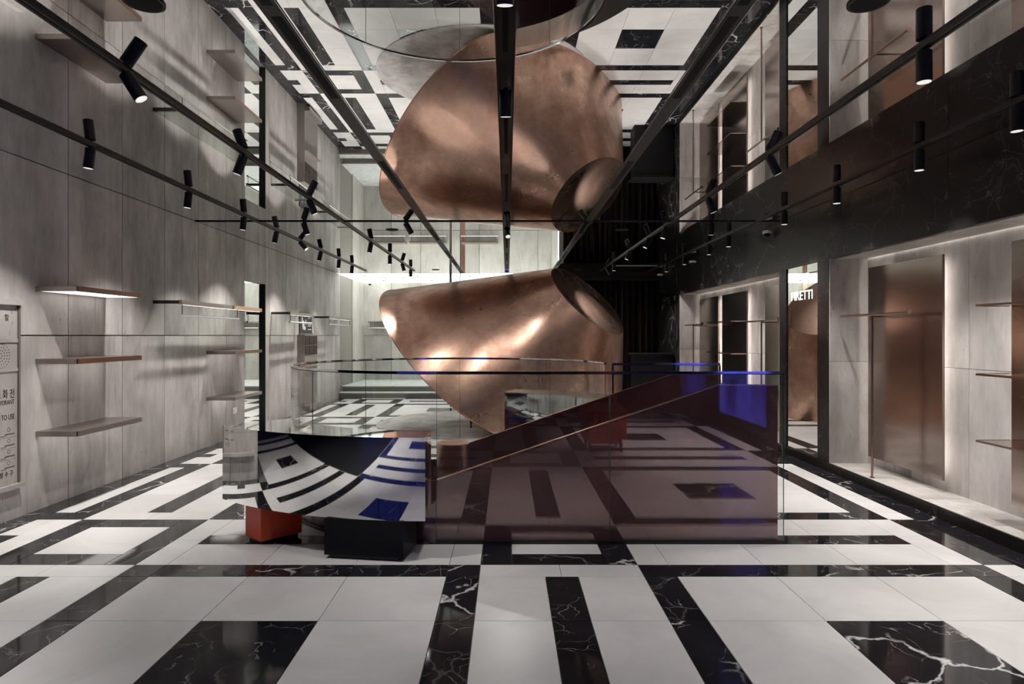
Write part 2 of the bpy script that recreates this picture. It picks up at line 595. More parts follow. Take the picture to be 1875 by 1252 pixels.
bx('mirror_glass', XL - 0.052, XL - 0.048, MY0, MY1 - 0.012, 0.0, MZ - 0.002, 'mirror_wall', mt)
bx('jamb', XL - 0.0475, XL + 0.003, MY1 - 0.012, MY1 - 0.002, 0.0, MZ - 0.002, 'black', mt)

panel(XE, XL - 0.101, WL0, WL0 + 0.019, 0.0, CEIL - 0.004, 'concrete', wl, 'return_panel')
we = struct(bx('wall_entrance', XE - 0.1, XE, Y0 - 0.1, WL0, 0, 3.05, 'dark_wall'))
mat_ = bx('entrance_mat', XE + 0.05, -2.38, Y0 + 0.05, 2.06, 0.0, 0.008, 'black_box')
tag(mat_, 'black mat by the storefront, seen only as the dark area in the mirror counter', 'mat')

# right wall: black marble fascia and piers, concrete niches
wr = struct(bx('wall_right', XR + 0.46, XR + 0.6, Y0, YE, 0, 3.05, 'gap'))
FZ = 2.278
SILL = 0.093
ND = 0.41     # niche depth
NICHES = [(1.55, 6.86), (8.105, 12.81)]
y = Y0
while y < YE - 0.01:
    y2 = min(y + 1.6, YE)
    panel(XR, XR + 0.06, y + 0.001, y2 - 0.001, FZ, CEIL - 0.002, 'black_marble', wr, 'fascia_panel')
    y = y2
def pier(y0, y1, z0=0.0, z1=FZ - 0.001, x1=XR + 0.46):
    panel(XR, x1, y0, y1, z0, z1, 'black_marble', wr, 'marble_pier')
pier(Y0, -1.36); pier(-1.36, 0.56); pier(0.56, 1.55)
pier(6.862, 7.11); pier(7.905, 8.10); pier(12.815, 13.6); pier(13.602, YE)
panel(XR + 0.05, XR + 0.46, 7.11, 7.905, 0, FZ - 0.001, 'black_marble', wr, 'marble_pier')
for n0, n1 in NICHES:
    n_b = round((n1 - n0) / 0.78)
    st = (n1 - n0) / n_b
    for k in range(n_b):
        a, z = n0 + st * k + 0.0015, n0 + st * (k + 1) - 0.0015
        panel(XR + ND, XR + 0.455, a, z, SILL, 1.18 - 0.002, 'concrete', wr)
        panel(XR + ND, XR + 0.455, a, z, 1.18 + 0.002, FZ + 0.03, 'concrete', wr)
        panel(XR + 0.01, XR + 0.455, a, z, SILL - 0.04, SILL, 'concrete', wr, 'sill_slab')
        panel(XR + 0.061, XR + 0.385, a, z, FZ + 0.001, FZ + 0.03, 'concrete', wr, 'soffit_panel')
    for yy0, yy1 in ((n0, n0 + 0.02), (n1 - 0.02, n1)):
        panel(XR + 0.004, XR + ND, yy0, yy1, SILL, 1.18 - 0.002, 'concrete', wr, 'side_panel')
        panel(XR + 0.004, XR + ND, yy0, yy1, 1.18 + 0.002, FZ, 'concrete', wr, 'side_panel')
    bx('led_strip', XR + 0.389, XR + 0.404, n0 + 0.03, n1 - 0.03, FZ + 0.020, FZ + 0.026, 'led_soft', wr)
bbr = struct(empty('baseboard_right'))
y = Y0
while y < YE - 0.01:
    y2 = min(y + 0.9, YE)
    panel(XR - 0.012, XR + 0.009, y + 0.001, y2 - 0.001, 0.0, SILL, 'black_marble', bbr, 'skirting')
    y = y2

# ceiling: mirror panels between the bars and tracks
ceil = struct(bx('ceiling', -6.5, XR + 0.5, Y0, YE, CEIL + 0.10, CEIL + 0.2, 'slot'))
XT = [XL, -1.09, -0.995, -0.06, 0.04, 0.975, 1.07, XR]
SEAM = 8.05
panel(XE, XL - 0.0005, Y0, WL0, CEIL, CEIL + 0.01, 'mirror', ceil, 'mirror_panel')
for i in (0, 2, 4, 6):
    for a, z in ((Y0, 0.0), (0.0, SEAM), (SEAM, YE)):
        panel(XT[i] + 0.0005, XT[i + 1] - 0.0005, a + 0.002, z - 0.002, CEIL, CEIL + 0.01, 'mirror', ceil, 'mirror_panel')

# back room: two steps, raised floor, luminous ceiling, concrete back wall
fb = struct(empty('floor_back'))
bx('step', XL - 0.1, 1.2, YE, 15.25, -0.12, 0.125, 'stone', fb)
bx('step', XL - 0.1, 1.2, 15.25, YB + 0.1, -0.12, 0.25, 'stone', fb)
bx('nosing', XL, 1.2, YE - 0.012, YE, 0.0, 0.10, 'taupe', fb)
bx('nosing', XL, 1.2, 15.238, 15.25, 0.125, 0.225, 'taupe', fb)
cb_ = struct(bx('ceiling_back', XL - 0.1, 1.2, YE + 0.002, YB, CEIL, CEIL + 0.02, 'light_ceiling'))
for k in range(14):
    xx, yy = XL + 0.5 + 0.42 * (k % 7) + 0.2 * (k // 7), YE + 0.5 + 1.0 * (k // 7) + 0.25 * (k % 3)
    cyl('sprinkler', (xx, yy, CEIL - 0.02), (xx, yy, CEIL), 0.03, 'grey_metal', cb_)
wb = struct(bx('wall_back', XL - 0.1, 1.25, YB + 0.06, YB + 0.2, 0, 3.05, 'gap'))
e = [XL - 0.05 + 0.803 * k for k in range(0, 8)]
for a, z in zip(e[:-1], e[1:]):
    z = min(z, 1.2)
    panel(a + PG, z - PG, YB, YB + 0.06, 0.25, 1.46 - PG, 'concrete_back', wb)
    panel(a + PG, z - PG, YB, YB + 0.06, 1.46 + PG, CEIL, 'concrete_back', wb)
panel(-1.28, -1.16, YB - 0.02, YB, 0.25, CEIL, 'copper_edge', wb, 'copper_pilaster')
# side wall of the back room
for a, z, mm in ((YE + 0.1, 16.25, 'taupe'), (16.25, 16.9, 'concrete_back'), (16.9, YB, 'concrete_back')):
    panel(XL - 0.10, XL - (0.03 if mm == 'taupe' else 0), a + PG, z - PG, 0.25, CEIL - 0.004, mm, wl)
wx = struct(bx('wall_partition', 1.2, 1.3, YE - 0.1, YB + 0.06, 0, 3.0, 'concrete_back'))
bx('led_strip', 1.186, 1.199, YE + 0.02, YE + 0.04, 0.3, 2.6, 'led', wx)
bx('bulkhead', 1.1, XR + 0.46, YE - 0.6, YE - 0.06, 2.73, CEIL - 0.002, 'slot', wx)
wc = struct(bx('wall_behind_curtain', 1.3, XR + 0.6, YE, YE + 0.1, 0, 3.05, 'slot'))
wf = struct(bx('wall_front', -1.40, XR + 0.6, Y0 - 0.1, Y0, 0, 3.05, 'dark_wall'))
bx('side_pier', XE - 0.1, -5.6, Y0 - 0.1, Y0, 0, 3.05, 'dark_wall', wf)
bx('lintel', -5.6, -1.40, Y0 - 0.1, Y0, 2.6, 3.05, 'dark_wall', wf)
w1 = struct(bx('window_1', -5.6, -1.40, Y0 - 0.1, Y0 - 0.02, -0.12, 0.06, 'black'))
for k in range(3):
    bx('pane', -5.6 + 1.4 * k + 0.02, -4.2 + 1.4 * k - 0.02, Y0 - 0.06, Y0 - 0.05, 0.061, 2.6, 'glass', w1)
    bx('mullion', -5.62 + 1.4 * k, -5.58 + 1.4 * k, Y0 - 0.09, Y0 - 0.021, 0.061, 2.6, 'black', w1)
bx('pavement', -12, 8, Y0 - 8, Y0 - 0.1, -0.12, -0.05, 'dark_wall', w1)

# ------------------------------------------------------------------ stairwell and balustrade
stair = thing('staircase', 'copper clad staircase descending inside the glass balustrade', 'staircase')
def sloped_wall(name, yy, th, xs_flat, x_right, x_low, z_low, zt=1.105):
    prof = [(x_low, -2.6), (x_right, -2.6), (x_right, zt), (xs_flat, zt), (x_low, z_low)]
    bm = bmesh.new()
    f = [bm.verts.new((x, yy, z)) for x, z in prof]
    g = [bm.verts.new((x, yy + th, z)) for x, z in prof]
    n = len(prof)
    bm.faces.new(f); bm.faces.new(g[::-1])
    for i in range(n):
        j = (i + 1) % n
        bm.faces.new((f[j], f[i], g[i], g[j]))
    bmesh.ops.recalc_face_normals(bm, faces=bm.faces[:])
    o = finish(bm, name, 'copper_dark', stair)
    bm = bmesh.new()
    for (xa, za), (xb, zb) in (((xs_flat, zt), (x_right, zt)), ((x_low, z_low), (xs_flat, zt))):
        q = [(xa, yy - 0.004, za), (xb, yy - 0.004, zb), (xb, yy + th + 0.004, zb), (xa, yy + th + 0.004, za)]
        lo = [bm.verts.new(p) for p in q]
        hi = [bm.verts.new((p[0], p[1], p[2] + 0.008)) for p in q]
        bm.faces.new(lo[::-1]); bm.faces.new(hi)
        for i in range(4):
            j = (i + 1) % 4
            bm.faces.new((lo[i], lo[j], hi[j], hi[i]))
    finish(bm, 'coping', 'copper_edge', o)
    return o
sloped_wall('side_wall', STY0 + 0.035, 0.03, 1.49, STX1 - 0.03, -0.50, 0.432)
sloped_wall('side_wall', STY1 - 0.065, 0.03, 1.49, STX1 - 0.03, -0.42, 0.456)
# curved well wall, its top falling as it winds down
bm = bmesh.new()
n = 96
ri, ro = CR - 0.065, CR - 0.035
prev = None
tops = []
for i in range(n + 1):
    an = 270 + (a_end + 0 - 270) * i / n
    c, s_ = math.cos(math.radians(an)), math.sin(math.radians(an))
    t = min(1.0, max(0.0, (250 - an) / 110.0))
    t = t * t * (3 - 2 * t)
    zt = 0.432 * (1 - t) + 0.06 * t
    ring = [bm.verts.new((CX + r_ * c, CY + r_ * s_, z_)) for r_, z_ in ((ro, -2.6), (ro, zt), (ri, zt), (ri, -2.6))]
    if prev:
        for q in range(4):
            w = (q + 1) % 4
            bm.faces.new((prev[q], prev[w], ring[w], ring[q]))
    prev = ring
bmesh.ops.recalc_face_normals(bm, faces=bm.faces[:])
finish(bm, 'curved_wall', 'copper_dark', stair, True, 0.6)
nw = cyl('newel', (-0.49, 5.79, -2.6), (-0.49, 5.79, 0.49), 0.15, 'copper', stair, None, 40)
for k in range(9):
    xa = STX1 - 0.04 - 0.26 * k
    bx('tread', xa - 0.27, xa, STY0 + 0.066, STY1 - 0.066, -0.18 * (k + 1) - 0.05, -0.18 * (k + 1), 'tread', stair)
for k in range(7):
    a0, a1 = 262 - 26 * k, 262 - 26 * (k + 1)
    pts = arc(CX, CY, 1.34, a1, a0, 6) + [(CX + 0.16 * math.cos(math.radians(a0)), CY - 0.1 + 0.16 * math.sin(math.radians(a0))), (CX + 0.16 * math.cos(math.radians(a1)), CY - 0.1 + 0.16 * math.sin(math.radians(a1)))]
    prism('tread', pts, -0.18 * (k + 10) - 0.05, -0.18 * (k + 10), 'tread', stair)
bx('lower_floor', -2.2, 2.2, 4.3, 7.5, -2.7, -2.62, 'tread', stair)

bal = thing('balustrade', 'frameless clear glass balustrade with slim rail around the stairwell', 'balustrade')
RZ = 1.20
def glass_flat(xa, xb, yy):
    o = bx('glass_panel', xa, xb, yy, yy + 0.012, 0.003, RZ - 0.0135, 'glass', bal)
    for xe in (xa, xb - 0.002):
        bx('glass_edge', xe, xe + 0.002, yy + 0.001, yy + 0.011, 0.01, RZ - 0.015, 'glass_edge', o)
glass_flat(CX + 0.003, 0.717, STY0)
glass_flat(0.723, STX1, STY0)
glass_flat(0.97, STX1 - 0.005, STY1 - 0.012)
nseg = 6
for k in range(nseg):
    a0 = 270 + (2.5 - 270) * k / nseg - 0.12
    a1 = 270 + (2.5 - 270) * (k + 1) / nseg + 0.12
    pts = arc(CX, CY, CR, a1, a0, 14) + arc(CX, CY, CR - 0.012, a0, a1, 14)
    o = prism('glass_panel', pts, 0.003, RZ - 0.0135, 'glass', bal, True, 0.6)
    p = arc(CX, CY, CR - 0.006, a1, a1, 1)[0]
    bx('glass_edge', p[0] - 0.002, p[0] + 0.002, p[1] - 0.004, p[1] + 0.004, 0.01, RZ - 0.015, 'glass_edge', o)
# rail: front straight, round, and the separate back length
for nm, z0, z1, e_, m_ in (('rail', RZ - 0.008, RZ + 0.008, 0.0, 'chrome'), ('under_strip', RZ - 0.013, RZ - 0.0085, 0.004, 'black')):  # second entry: thin dark strip added along the rail's underside
    bx(nm, CX, STX1, STY0 - 0.006 + e_, STY0 + 0.018 - e_, z0, z1, m_, bal)
    pts = arc(CX, CY, CR + 0.006 - e_, 269.9, 2, 90) + arc(CX, CY, CR - 0.018 + e_, 2, 269.9, 90)
    prism(nm, pts[::-1], z0, z1, m_, bal, True, 0.6)
    bx(nm, 0.955, STX1, STY1 - 0.018 + e_, STY1 + 0.006 - e_, z0, z1, m_, bal)
bx('post', 0.955, 0.967, STY1 - 0.014, STY1 + 0.002, 0.0, RZ - 0.0135, 'black', bal)
bx('post', STX1 - 0.004, STX1 + 0.006, STY1 - 0.014, STY1 + 0.002, 0.0, RZ - 0.0135, 'black', bal)
bx('shoe', CX, STX1, STY0 - 0.012, STY0 - 0.001, 0.0, 0.02, 'black', bal)
pts = arc(CX, CY, CR + 0.018, 268, 2, 64) + arc(CX, CY, CR + 0.003, 2, 268, 64)
prism('shoe', pts[::-1], 0.0, 0.02, 'dark_rod', bal, True, 0.6)

# ------------------------------------------------------------------ copper sculpture
def ellipse3(c, th, ph, ra, rb, rot, n):
    nn = Vector((math.cos(ph) * math.cos(th), math.cos(ph) * math.sin(th), math.sin(ph)))
    u = nn.cross(Vector((0, 0, 1))).normalized()
    v = nn.cross(u)
    Uv = u * math.cos(rot) + v * math.sin(rot)
    Vv = -u * math.sin(rot) + v * math.cos(rot)
    c = Vector(c)
    return [c + Uv * (ra * math.cos(2 * PI * i / n)) + Vv * (rb * math.sin(2 * PI * i / n)) for i in range(n)], nn, c
top_c, top_n, tc = ellipse3((1.354, 10.616, 2.029), -0.486, 0.703, 1.035, 0.725, -0.113, 128)
lef_c, lef_n, lc = ellipse3((-0.878, 10.264, 1.107), 2.676, -0.857, 1.234, 1.798, 0.325, 200)
ctrl = [(-0.21, 9.20), (0.22, 9.22), (0.61, 9.40), (0.97, 9.68), (1.39, 10.21), (1.72, 10.81), (1.95, 11.31), (2.13, 11.9), (2.12, 12.3), (1.75, 12.62), (1.1, 12.6), (0.5, 12.2), (0.15, 11.6)]
def catmull(c, n):
    out = []
    k = len(c)
    for i in range(k - 1):
        p0, p1, p2, p3 = c[max(i - 1, 0)], c[i], c[i + 1], c[min(i + 2, k - 1)]
        for j in range(n):
            t = j / n
            out.append(tuple(0.5 * (2 * b_ + (c_ - a_) * t + (2 * a_ - 5 * b_ + 4 * c_ - d_) * t * t + (3 * b_ - a_ - 3 * c_ + d_) * t ** 3) for a_, b_, c_, d_ in zip(p0, p1, p2, p3)))
    return out + [c[-1]]
flo = [Vector((x, y_, 0.004)) for x, y_ in catmull(ctrl, 10)]
sculp = thing('copper_sculpture', 'huge leaning copper cone sculpture with slanted oval end behind the stairwell', 'sculpture')
bm = bmesh.new()
tagv = {}
for grp, pts in (('t', top_c), ('l', [p for p in lef_c if p.z > 0.004]), ('f', flo)):
    for p in pts:
        tagv[bm.verts.new(p)] = grp
res = bmesh.ops.convex_hull(bm, input=bm.verts[:])
kill = set(f for f in bm.faces if len({tagv.get(v, '?') for v in f.verts}) == 1 and tagv.get(f.verts[0]) in 'tlf')
# only flat caps are dropped: faces whose normal runs along the cap's own normal
drop = [f for f in bm.faces if f in kill or f.normal.dot(lef_n) > 0.97 or f.normal.z < -0.97]
bmesh.ops.delete(bm, geom=drop, context='FACES')
bmesh.ops.delete(bm, geom=[v for v in bm.verts if not v.link_faces], context='VERTS')
bmesh.ops.recalc_face_normals(bm, faces=bm.faces[:])
finish(bm, 'shell', 'copper', sculp, True, 0.5)
# dished oval end
bm = bmesh.new()
rings = []
for k in range(1, 13):
    s_ = k / 12
    dz = -0.05 * (1 - s_ ** 2) - 0.004
    rings.append([bm.verts.new(tc + (p - tc) * (s_ * 0.995) + top_n * dz) for p in top_c[::2]])
cv = bm.verts.new(tc - top_n * 0.054)
nn_ = len(rings[0])
for i in range(nn_):
    j = (i + 1) % nn_
    bm.faces.new((cv, rings[0][i], rings[0][j]))
    for a, z in zip(rings[:-1], rings[1:]):
        bm.faces.new((a[i], z[i], z[j], a[j]))
bmesh.ops.recalc_face_normals(bm, faces=bm.faces[:])
finish(bm, 'end_cap', 'copper_cap', sculp, True)
# slanted under face and its thin bright rim
bm = bmesh.new()
pl = [p for p in lef_c if p.z > 0.004]
k0 = max(range(len(pl)), key=lambda i: (pl[i] - pl[i - 1]).length)
pl = pl[k0:] + pl[:k0]
bm.faces.new([bm.verts.new(p * 1.0 - lef_n * 0.012) for p in pl])
finish(bm, 'under_face', 'copper_face', sculp)
for (lx, ly) in ((-0.57, 10.0), (-0.35, 11.0)):
    zt = lc.z - (lef_n.x * (lx - lc.x) + lef_n.y * (ly - lc.y)) / lef_n.z
    cyl('leg', (lx, ly, 0.014), (lx, ly, zt - 0.01), 0.012, 'black', sculp, 0.024 + 0.04 * zt, 14)
rug = prism('rug', arc(-0.4, 10.65, 1.75, 0, 356, 89), 0.001, 0.013, 'rug')
tag(rug, 'round mottled grey rug lying under the copper sculpture', 'rug')
for xx, rr_, lab in ((-1.155, 0.026, 'thick chrome pole rising to the ceiling behind the copper sculpture'), (-0.957, 0.009, 'thin chrome rod rising to the ceiling behind the copper sculpture')):
    o = cyl('chrome_pole', (xx, 13.0, 0.0), (xx, 13.0, CEIL), rr_, 'chrome')
    tag(o, lab, 'pole')

# ------------------------------------------------------------------ curved mirror counters
def counter(label, outer, inner, z0, z1, boxes, topm='steel'):
    t = thing('mirror_counter', label, 'counter')
    prism('body', outer + inner, z0, z1 - 0.012, 'steel', t, True, 0.5)
    prism('top', outer + inner, z1 - 0.0115, z1, topm, t, True, 0.5)
    for (pts, m, lb) in boxes:
        o = prism('pedestal', pts, 0.025, z0 - 0.0005, m, t)
        o['label'] = lb
        cxm = sum(p[0] for p in pts) / 4; cym = sum(p[1] for p in pts) / 4
        q = [(cxm + (p[0] - cxm) * 0.86, cym + (p[1] - cym) * 0.86) for p in pts]
        prism('plinth', q, 0.0, 0.0245, 'black', o)
    return t
def circ_pt(cx, cy, r, x0, x1, n):
    """front arc of a circle between two x values"""
    return [(x0 + (x1 - x0) * i / n, cy - math.sqrt(r * r - (x0 + (x1 - x0) * i / n - cx) ** 2)) for i in range(n + 1)]
o1 = circ_pt(-0.55, 6.5, 2.378, -2.09, -0.53, 48)
i1 = [(-0.53, 4.44)] + arc(CX, CY, CR + 0.05, 263, 213, 40)
rb = [(-1.715, 4.444), (-1.50, 4.66), (-1.66, 4.80), (-1.875, 4.575)]
bb = [(-1.20, 4.186), (-0.67, 4.110), (-0.625, 4.40), (-1.155, 4.476)]
counter('curved mirror steel counter with red and black block feet in front of the stairwell', o1, i1, 0.262, 0.80,
        [(rb, 'red', 'orange red block foot'), (bb, 'black_box', 'black block foot')])
i2 = arc(CX, CY, 1.60, 10, 73, 40)
o2 = arc(CX, CY, 2.06, 73, 10, 40)
rb2 = [(CX + r_ * math.cos(math.radians(a)), CY + r_ * math.sin(math.radians(a))) for r_, a in ((1.68, 58), (1.98, 58), (1.98, 50), (1.68, 50))]
bb2 = [(CX + r_ * math.cos(math.radians(a)), CY + r_ * math.sin(math.radians(a))) for r_, a in ((1.68, 34), (1.98, 34), (1.98, 20), (1.68, 20))]
counter('curved mirror steel counter hugging the far side of the round glass balustrade', i2[::-1], o2[::-1], 0.262, 0.80,
        [(rb2[::-1], 'red', 'orange red block foot'), (bb2[::-1], 'black_box', 'black block foot')], 'brushed_steel')

# ------------------------------------------------------------------ left wall shelves, racks and fittings
def shelf(label, y0, y1, z0, z1, x=XL + 0.35, group=None):
    t = thing('wall_shelf', label, 'shelf', group)
    bx('board', XL, x - 0.006, y0 + 0.004, y1 - 0.004, z0 + 0.003, z1, 'shelf_metal', t)
    bx('edge_band', x - 0.0055, x, y0, y1, z0, z1 + 0.001, 'shelf_copper' if z0 > 1.0 else 'shelf_metal', t)
    bx('light_panel', XL + 0.03, x - 0.03, y0 + 0.03, y1 - 0.03, z0 + 0.0006, z0 + 0.0028, 'under_led', t)
    bx('end_band', XL, x, y0, y0 + 0.0035, z0, z1 + 0.001, 'shelf_metal', t)
    bx('end_band', XL, x, y1 - 0.0035, y1, z0, z1 + 0.001, 'shelf_metal', t)
    return t
for lab, z0 in (('topmost of the three bronze shelves nearest the camera on the concrete wall', 1.828),
                ('middle one of the three bronze shelves nearest the camera on the concrete wall', 1.222),
                ('lowest of the three bronze shelves nearest the camera on the concrete wall', 0.617)):
    shelf(lab, 5.32, 6.26, z0, z0 + 0.042, XL + 0.35, 'shelves on the left wall')
for lab, z0 in (('upper of the two bronze shelves next to the tall wall mirror', 1.214), ('lower of the two bronze shelves next to the tall wall mirror', 0.61)):
    shelf(lab, 8.345, 9.277, z0, z0 + 0.042, XL + 0.37, 'shelves on the left wall')

def rack(label, y0, y1, z=1.805, x=XL + 0.32, two=False):
    t = thing('clothes_rack', label, 'rack', 'glass shelf racks on the left wall')
    m = 'chrome'
    bx('arm', XL, x - 0.03, y0, y0 + 0.03, z + 0.008, z + 0.045, 'dark_rod', t)
    bx('arm', XL, x - 0.03, y1 - 0.03, y1, z + 0.008, z + 0.045, 'dark_rod', t)
    bx('front_bar', x - 0.0295, x, y0, (y0 + y1) / 2 + 0.15 if two else y1, z, z + 0.05, 'shelf_metal', t)
    if two:
        bx('front_bar', x - 0.0295, x, (y0 + y1) / 2 + 0.21, y1, z, z + 0.05, 'copper_edge', t)
        bx('connector', x - 0.032, x + 0.002, (y0 + y1) / 2 + 0.15, (y0 + y1) / 2 + 0.21, z + 0.002, z + 0.048, 'dark_rod', t)
    bx('glass_shelf', XL, x - 0.031, y0 + 0.031, y1 - 0.031, z + 0.03, z + 0.04, 'glass_shelf', t)
    bx('light_strip', x - 0.028, x - 0.016, y0 + 0.04, y1 - 0.04, z - 0.005, z - 0.0005, 'under_led', t)
    ye = y0 + (y1 - y0) * (0.66 if two else 0.97)
    cyl('hanging_rod', (x - 0.015, y0 + 0.01, z - 0.12), (x - 0.015, ye, z - 0.12), 0.014, 'chrome', t)
    for yy in (y0 + 0.04, ye - 0.04):
        cyl('hanger', (x - 0.015, yy, z - 0.12), (x - 0.015, yy, z), 0.005, 'dark_rod', t, None, 8)
rack('longest glass shelf rack with hanging rod left of the tall wall mirror', 7.085, 9.40, 1.805, XL + 0.32, True)
rack('glass shelf rack with hanging rod just beyond the tall wall mirror', 10.63, 11.84)
rack('glass shelf rack with hanging rod at the far end of the left wall', 12.97, 14.8)
for k, (xc, lab) in enumerate(((-3.25, 'leftmost rack with hanging rod on the rear concrete wall'), (-2.15, 'middle rack with hanging rod on the rear concrete wall'), (-0.75, 'rightmost rack with hanging rod on the rear concrete wall'))):
    t = thing('clothes_rack', lab, 'rack', 'racks on the rear wall')
    bx('shelf', xc - 0.5, xc + 0.5, YB - 0.30, YB, 1.80, 1.84, 'shelf_metal', t)
    cyl('hanging_rod', (xc - 0.5, YB - 0.28, 1.66), (xc + 0.5, YB - 0.28, 1.66), 0.014, 'chrome', t)
    for s_ in (-0.44, 0.44):
        cyl('hanger', (xc + s_, YB - 0.28, 1.66), (xc + s_, YB - 0.28, 1.80), 0.006, 'dark_rod', t, None, 8)

# fire hydrant cabinet
hy = thing('hydrant_cabinet', 'concrete coloured fire hydrant cabinet with printed instructions on the left wall', 'cabinet')
HY0, HY1 = 4.20, 5.115
bx('door', XL, XL + 0.012, HY0, HY1, 0.25, 1.745, 'hydrant', hy)
def frame_on_wall(y0, y1, z0, z1, w, d, nm='frame'):
    for a, z, c, e_ in ((y0, y1, z1 - w, z1), (y0, y1, z0, z0 + w)):
        bx(nm, XL + 0.0125, XL + d, a, z, c, e_, 'hydrant', hy)
    for a, z in ((y0, y0 + w), (y1 - w, y1)):
        bx(nm, XL + 0.0125, XL + d, a, z, z0 + w, z1 - w, 'hydrant', hy)
bx('frame', XL + 0.0125, XL + 0.045, HY0, HY1 + 0.02, 1.70, 1.745, 'hydrant', hy)
bx('frame', XL + 0.0125, XL + 0.03, HY1 - 0.008, HY1 + 0.008, 0.25, 1.70, 'gap', hy)
bx('frame', XL + 0.0125, XL + 0.05, HY0, HY1 + 0.03, 0.25, 0.285, 'hydrant', hy)
bx('divider', XL + 0.0125, XL + 0.02, HY0, HY1 - 0.009, 1.405, 1.435, 'hydrant', hy)
bx('divider', XL + 0.0125, XL + 0.02, HY0, HY1 - 0.009, 1.175, 1.20, 'hydrant', hy)
def wall_text(s_, size, y1, z, bold=False, hs=1.0, parent=hy, xoff=0.0135):
    """text on the left wall, right-aligned at y1"""
    o = text_mesh('lettering', s_, size, 'ink', parent, 0.0005, None, bold)
    xs = [v.co.x for v in o.data.vertices]
    if not xs:
        return o
    mx = max(xs)
    mt_ = Matrix(((0, 0, 1, XL + xoff), (hs, 0, 0, y1 - mx * hs), (0, 1, 0, z), (0, 0, 0, 1)))
    o.data.transform(mt_)
    o['kind'] = 'stuff'
    return o
wall_text('소   화   전   함', 0.058, 5.02, 1.578, True, 0.85)
wall_text('소 화 전', 0.080, 5.075, 0.972, True, 0.72)
wall_text('FIRE HYDRANT', 0.052, 5.075, 0.918, False, 0.70)
wall_text('HOW TO USE', 0.058, 5.078, 0.80, False, 0.68)
wall_text('방 수 구', 0.052, 5.062, 0.355, True, 0.78)
bm = bmesh.new()
for k, rr_ in enumerate((0.02, 0.045, 0.07, 0.095)):
    for i in range(6 + 6 * k):
        an = 2 * PI * i / (6 + 6 * k)
        yy, zz = 4.935 + rr_ * math.cos(an), 1.30 + rr_ * math.sin(an)
        cyl_bm(bm, (XL + 0.0122, yy, zz), (XL + 0.0132, yy, zz), 0.0045, None, 6)
finish(bm, 'speaker_holes', 'ink', hy)
for k in range(4):
    z = 0.72 - 0.087 * k
    bm = bmesh.new()
    for i in range(16):
        a0, a1 = 2 * PI * i / 16, 2 * PI * (i + 1) / 16
        q = [bm.verts.new((XL + 0.0133, 5.02 + rr_ * math.cos(a), z + rr_ * math.sin(a))) for rr_, a in ((0.012, a0), (0.017, a0), (0.017, a1), (0.012, a1))]
        bm.faces.new(q)
    box(bm, XL + 0.0127, XL + 0.0133, 4.98, 5.08, z - 0.042, z - 0.030)
    box(bm, XL + 0.0127, XL + 0.0133, 4.94, 4.99, z - 0.050, z - 0.044)
    box(bm, XL + 0.0127, XL + 0.0133, 4.80, 4.90, z - 0.050, z - 0.040)
    finish(bm, 'pictogram', 'ink_grey', hy)
    if k < 3:
        bx('rule', XL + 0.0127, XL + 0.0133, HY0 + 0.1, HY1 - 0.02, z - 0.062, z - 0.060, 'ink_grey', hy)

sw = thing('wall_switch', 'small white switch plate low on the concrete wall by the mirror', 'switch')
bx('plate', XL, XL + 0.008, 9.14, 9.27, 0.33, 0.42, 'white_plastic', sw, 0.002)
bx('rocker', XL + 0.0081, XL + 0.013, 9.17, 9.24, 0.35, 0.40, 'white_plastic', sw)

ps = thing('poster_board', 'black poster board with pale picture on the far left wall', 'poster')
bx('board', XL, XL + 0.02, 12.04, 12.80, 1.50, 1.90, 'poster', ps)
bx('ledge', XL, XL + 0.035, 12.02, 12.82, 1.478, 1.499, 'shelf_metal', ps)
bm = bmesh.new()
for (yy, zz, ra, rb_) in ((12.25, 1.66, 0.06, 0.09), (12.18, 1.76, 0.03, 0.05), (12.34, 1.60, 0.05, 0.04), (12.40, 1.72, 0.025, 0.06)):
    bm.faces.new([bm.verts.new((XL + 0.0205, yy + ra * math.cos(2 * PI * i / 20), zz + rb_ * math.sin(2 * PI * i / 20))) for i in range(20)])
for zz in (1.82, 1.79, 1.70, 1.67, 1.64, 1.57):
    box(bm, XL + 0.0201, XL + 0.0206, 12.52, 12.74, zz, zz + 0.012)
finish(bm, 'picture', 'white_plastic', ps)

wc_ = thing('window_cabinet', 'grey cabinet with six dark panes on the far left wall', 'cabinet')
bx('body', XL, XL + 0.14, 11.94, 12.74, 0.0, 1.47, 'grey_metal', wc_)
for i in range(3):
    for j in range(2):
        ya = 11.965 + 0.255 * i
        bx('pane', XL + 0.1405, XL + 0.15, ya, ya + 0.235, 1.09 + 0.19 * j, 1.265 + 0.19 * j, 'pane', wc_)
bx('ledge', XL + 0.1405, XL + 0.20, 11.94, 12.74, 0.86, 0.88, 'shelf_metal', wc_)
bx('ledge', XL + 0.1405, XL + 0.24, 11.94, 12.74, 0.06, 0.14, 'shelf_metal', wc_)

# ------------------------------------------------------------------ right wall: mirror sign, panels, rails, shelves
mr = thing('wall_mirror', 'tall mirror with glowing white lettering between black marble piers', 'mirror')
bx('mirror_glass', XR + 0.012, XR + 0.016, 7.115, 7.90, SILL, FZ - 0.002, 'mirror_wall', mr)
t_ = text_mesh('lettering', 'PIRETTI', 0.165, 'letters', mr, 0.0008, None, True)
xs = [v.co.x for v in t_.data.vertices]; zs = [v.co.y for v in t_.data.vertices]
w_, h_ = max(xs) - min(xs), max(zs) - min(zs)
sx, sz = 0.54 / w_, 0.105 / h_
t_.data.transform(Matrix(((0, 0, -1, XR + 0.0110), (-sx, 0, 0, 7.79 + min(xs) * sx), (0, sz, 0, 1.878 - min(zs) * sz), (0, 0, 0, 1))))
t_['label'] = 'glowing white sign reading PIRETTI'

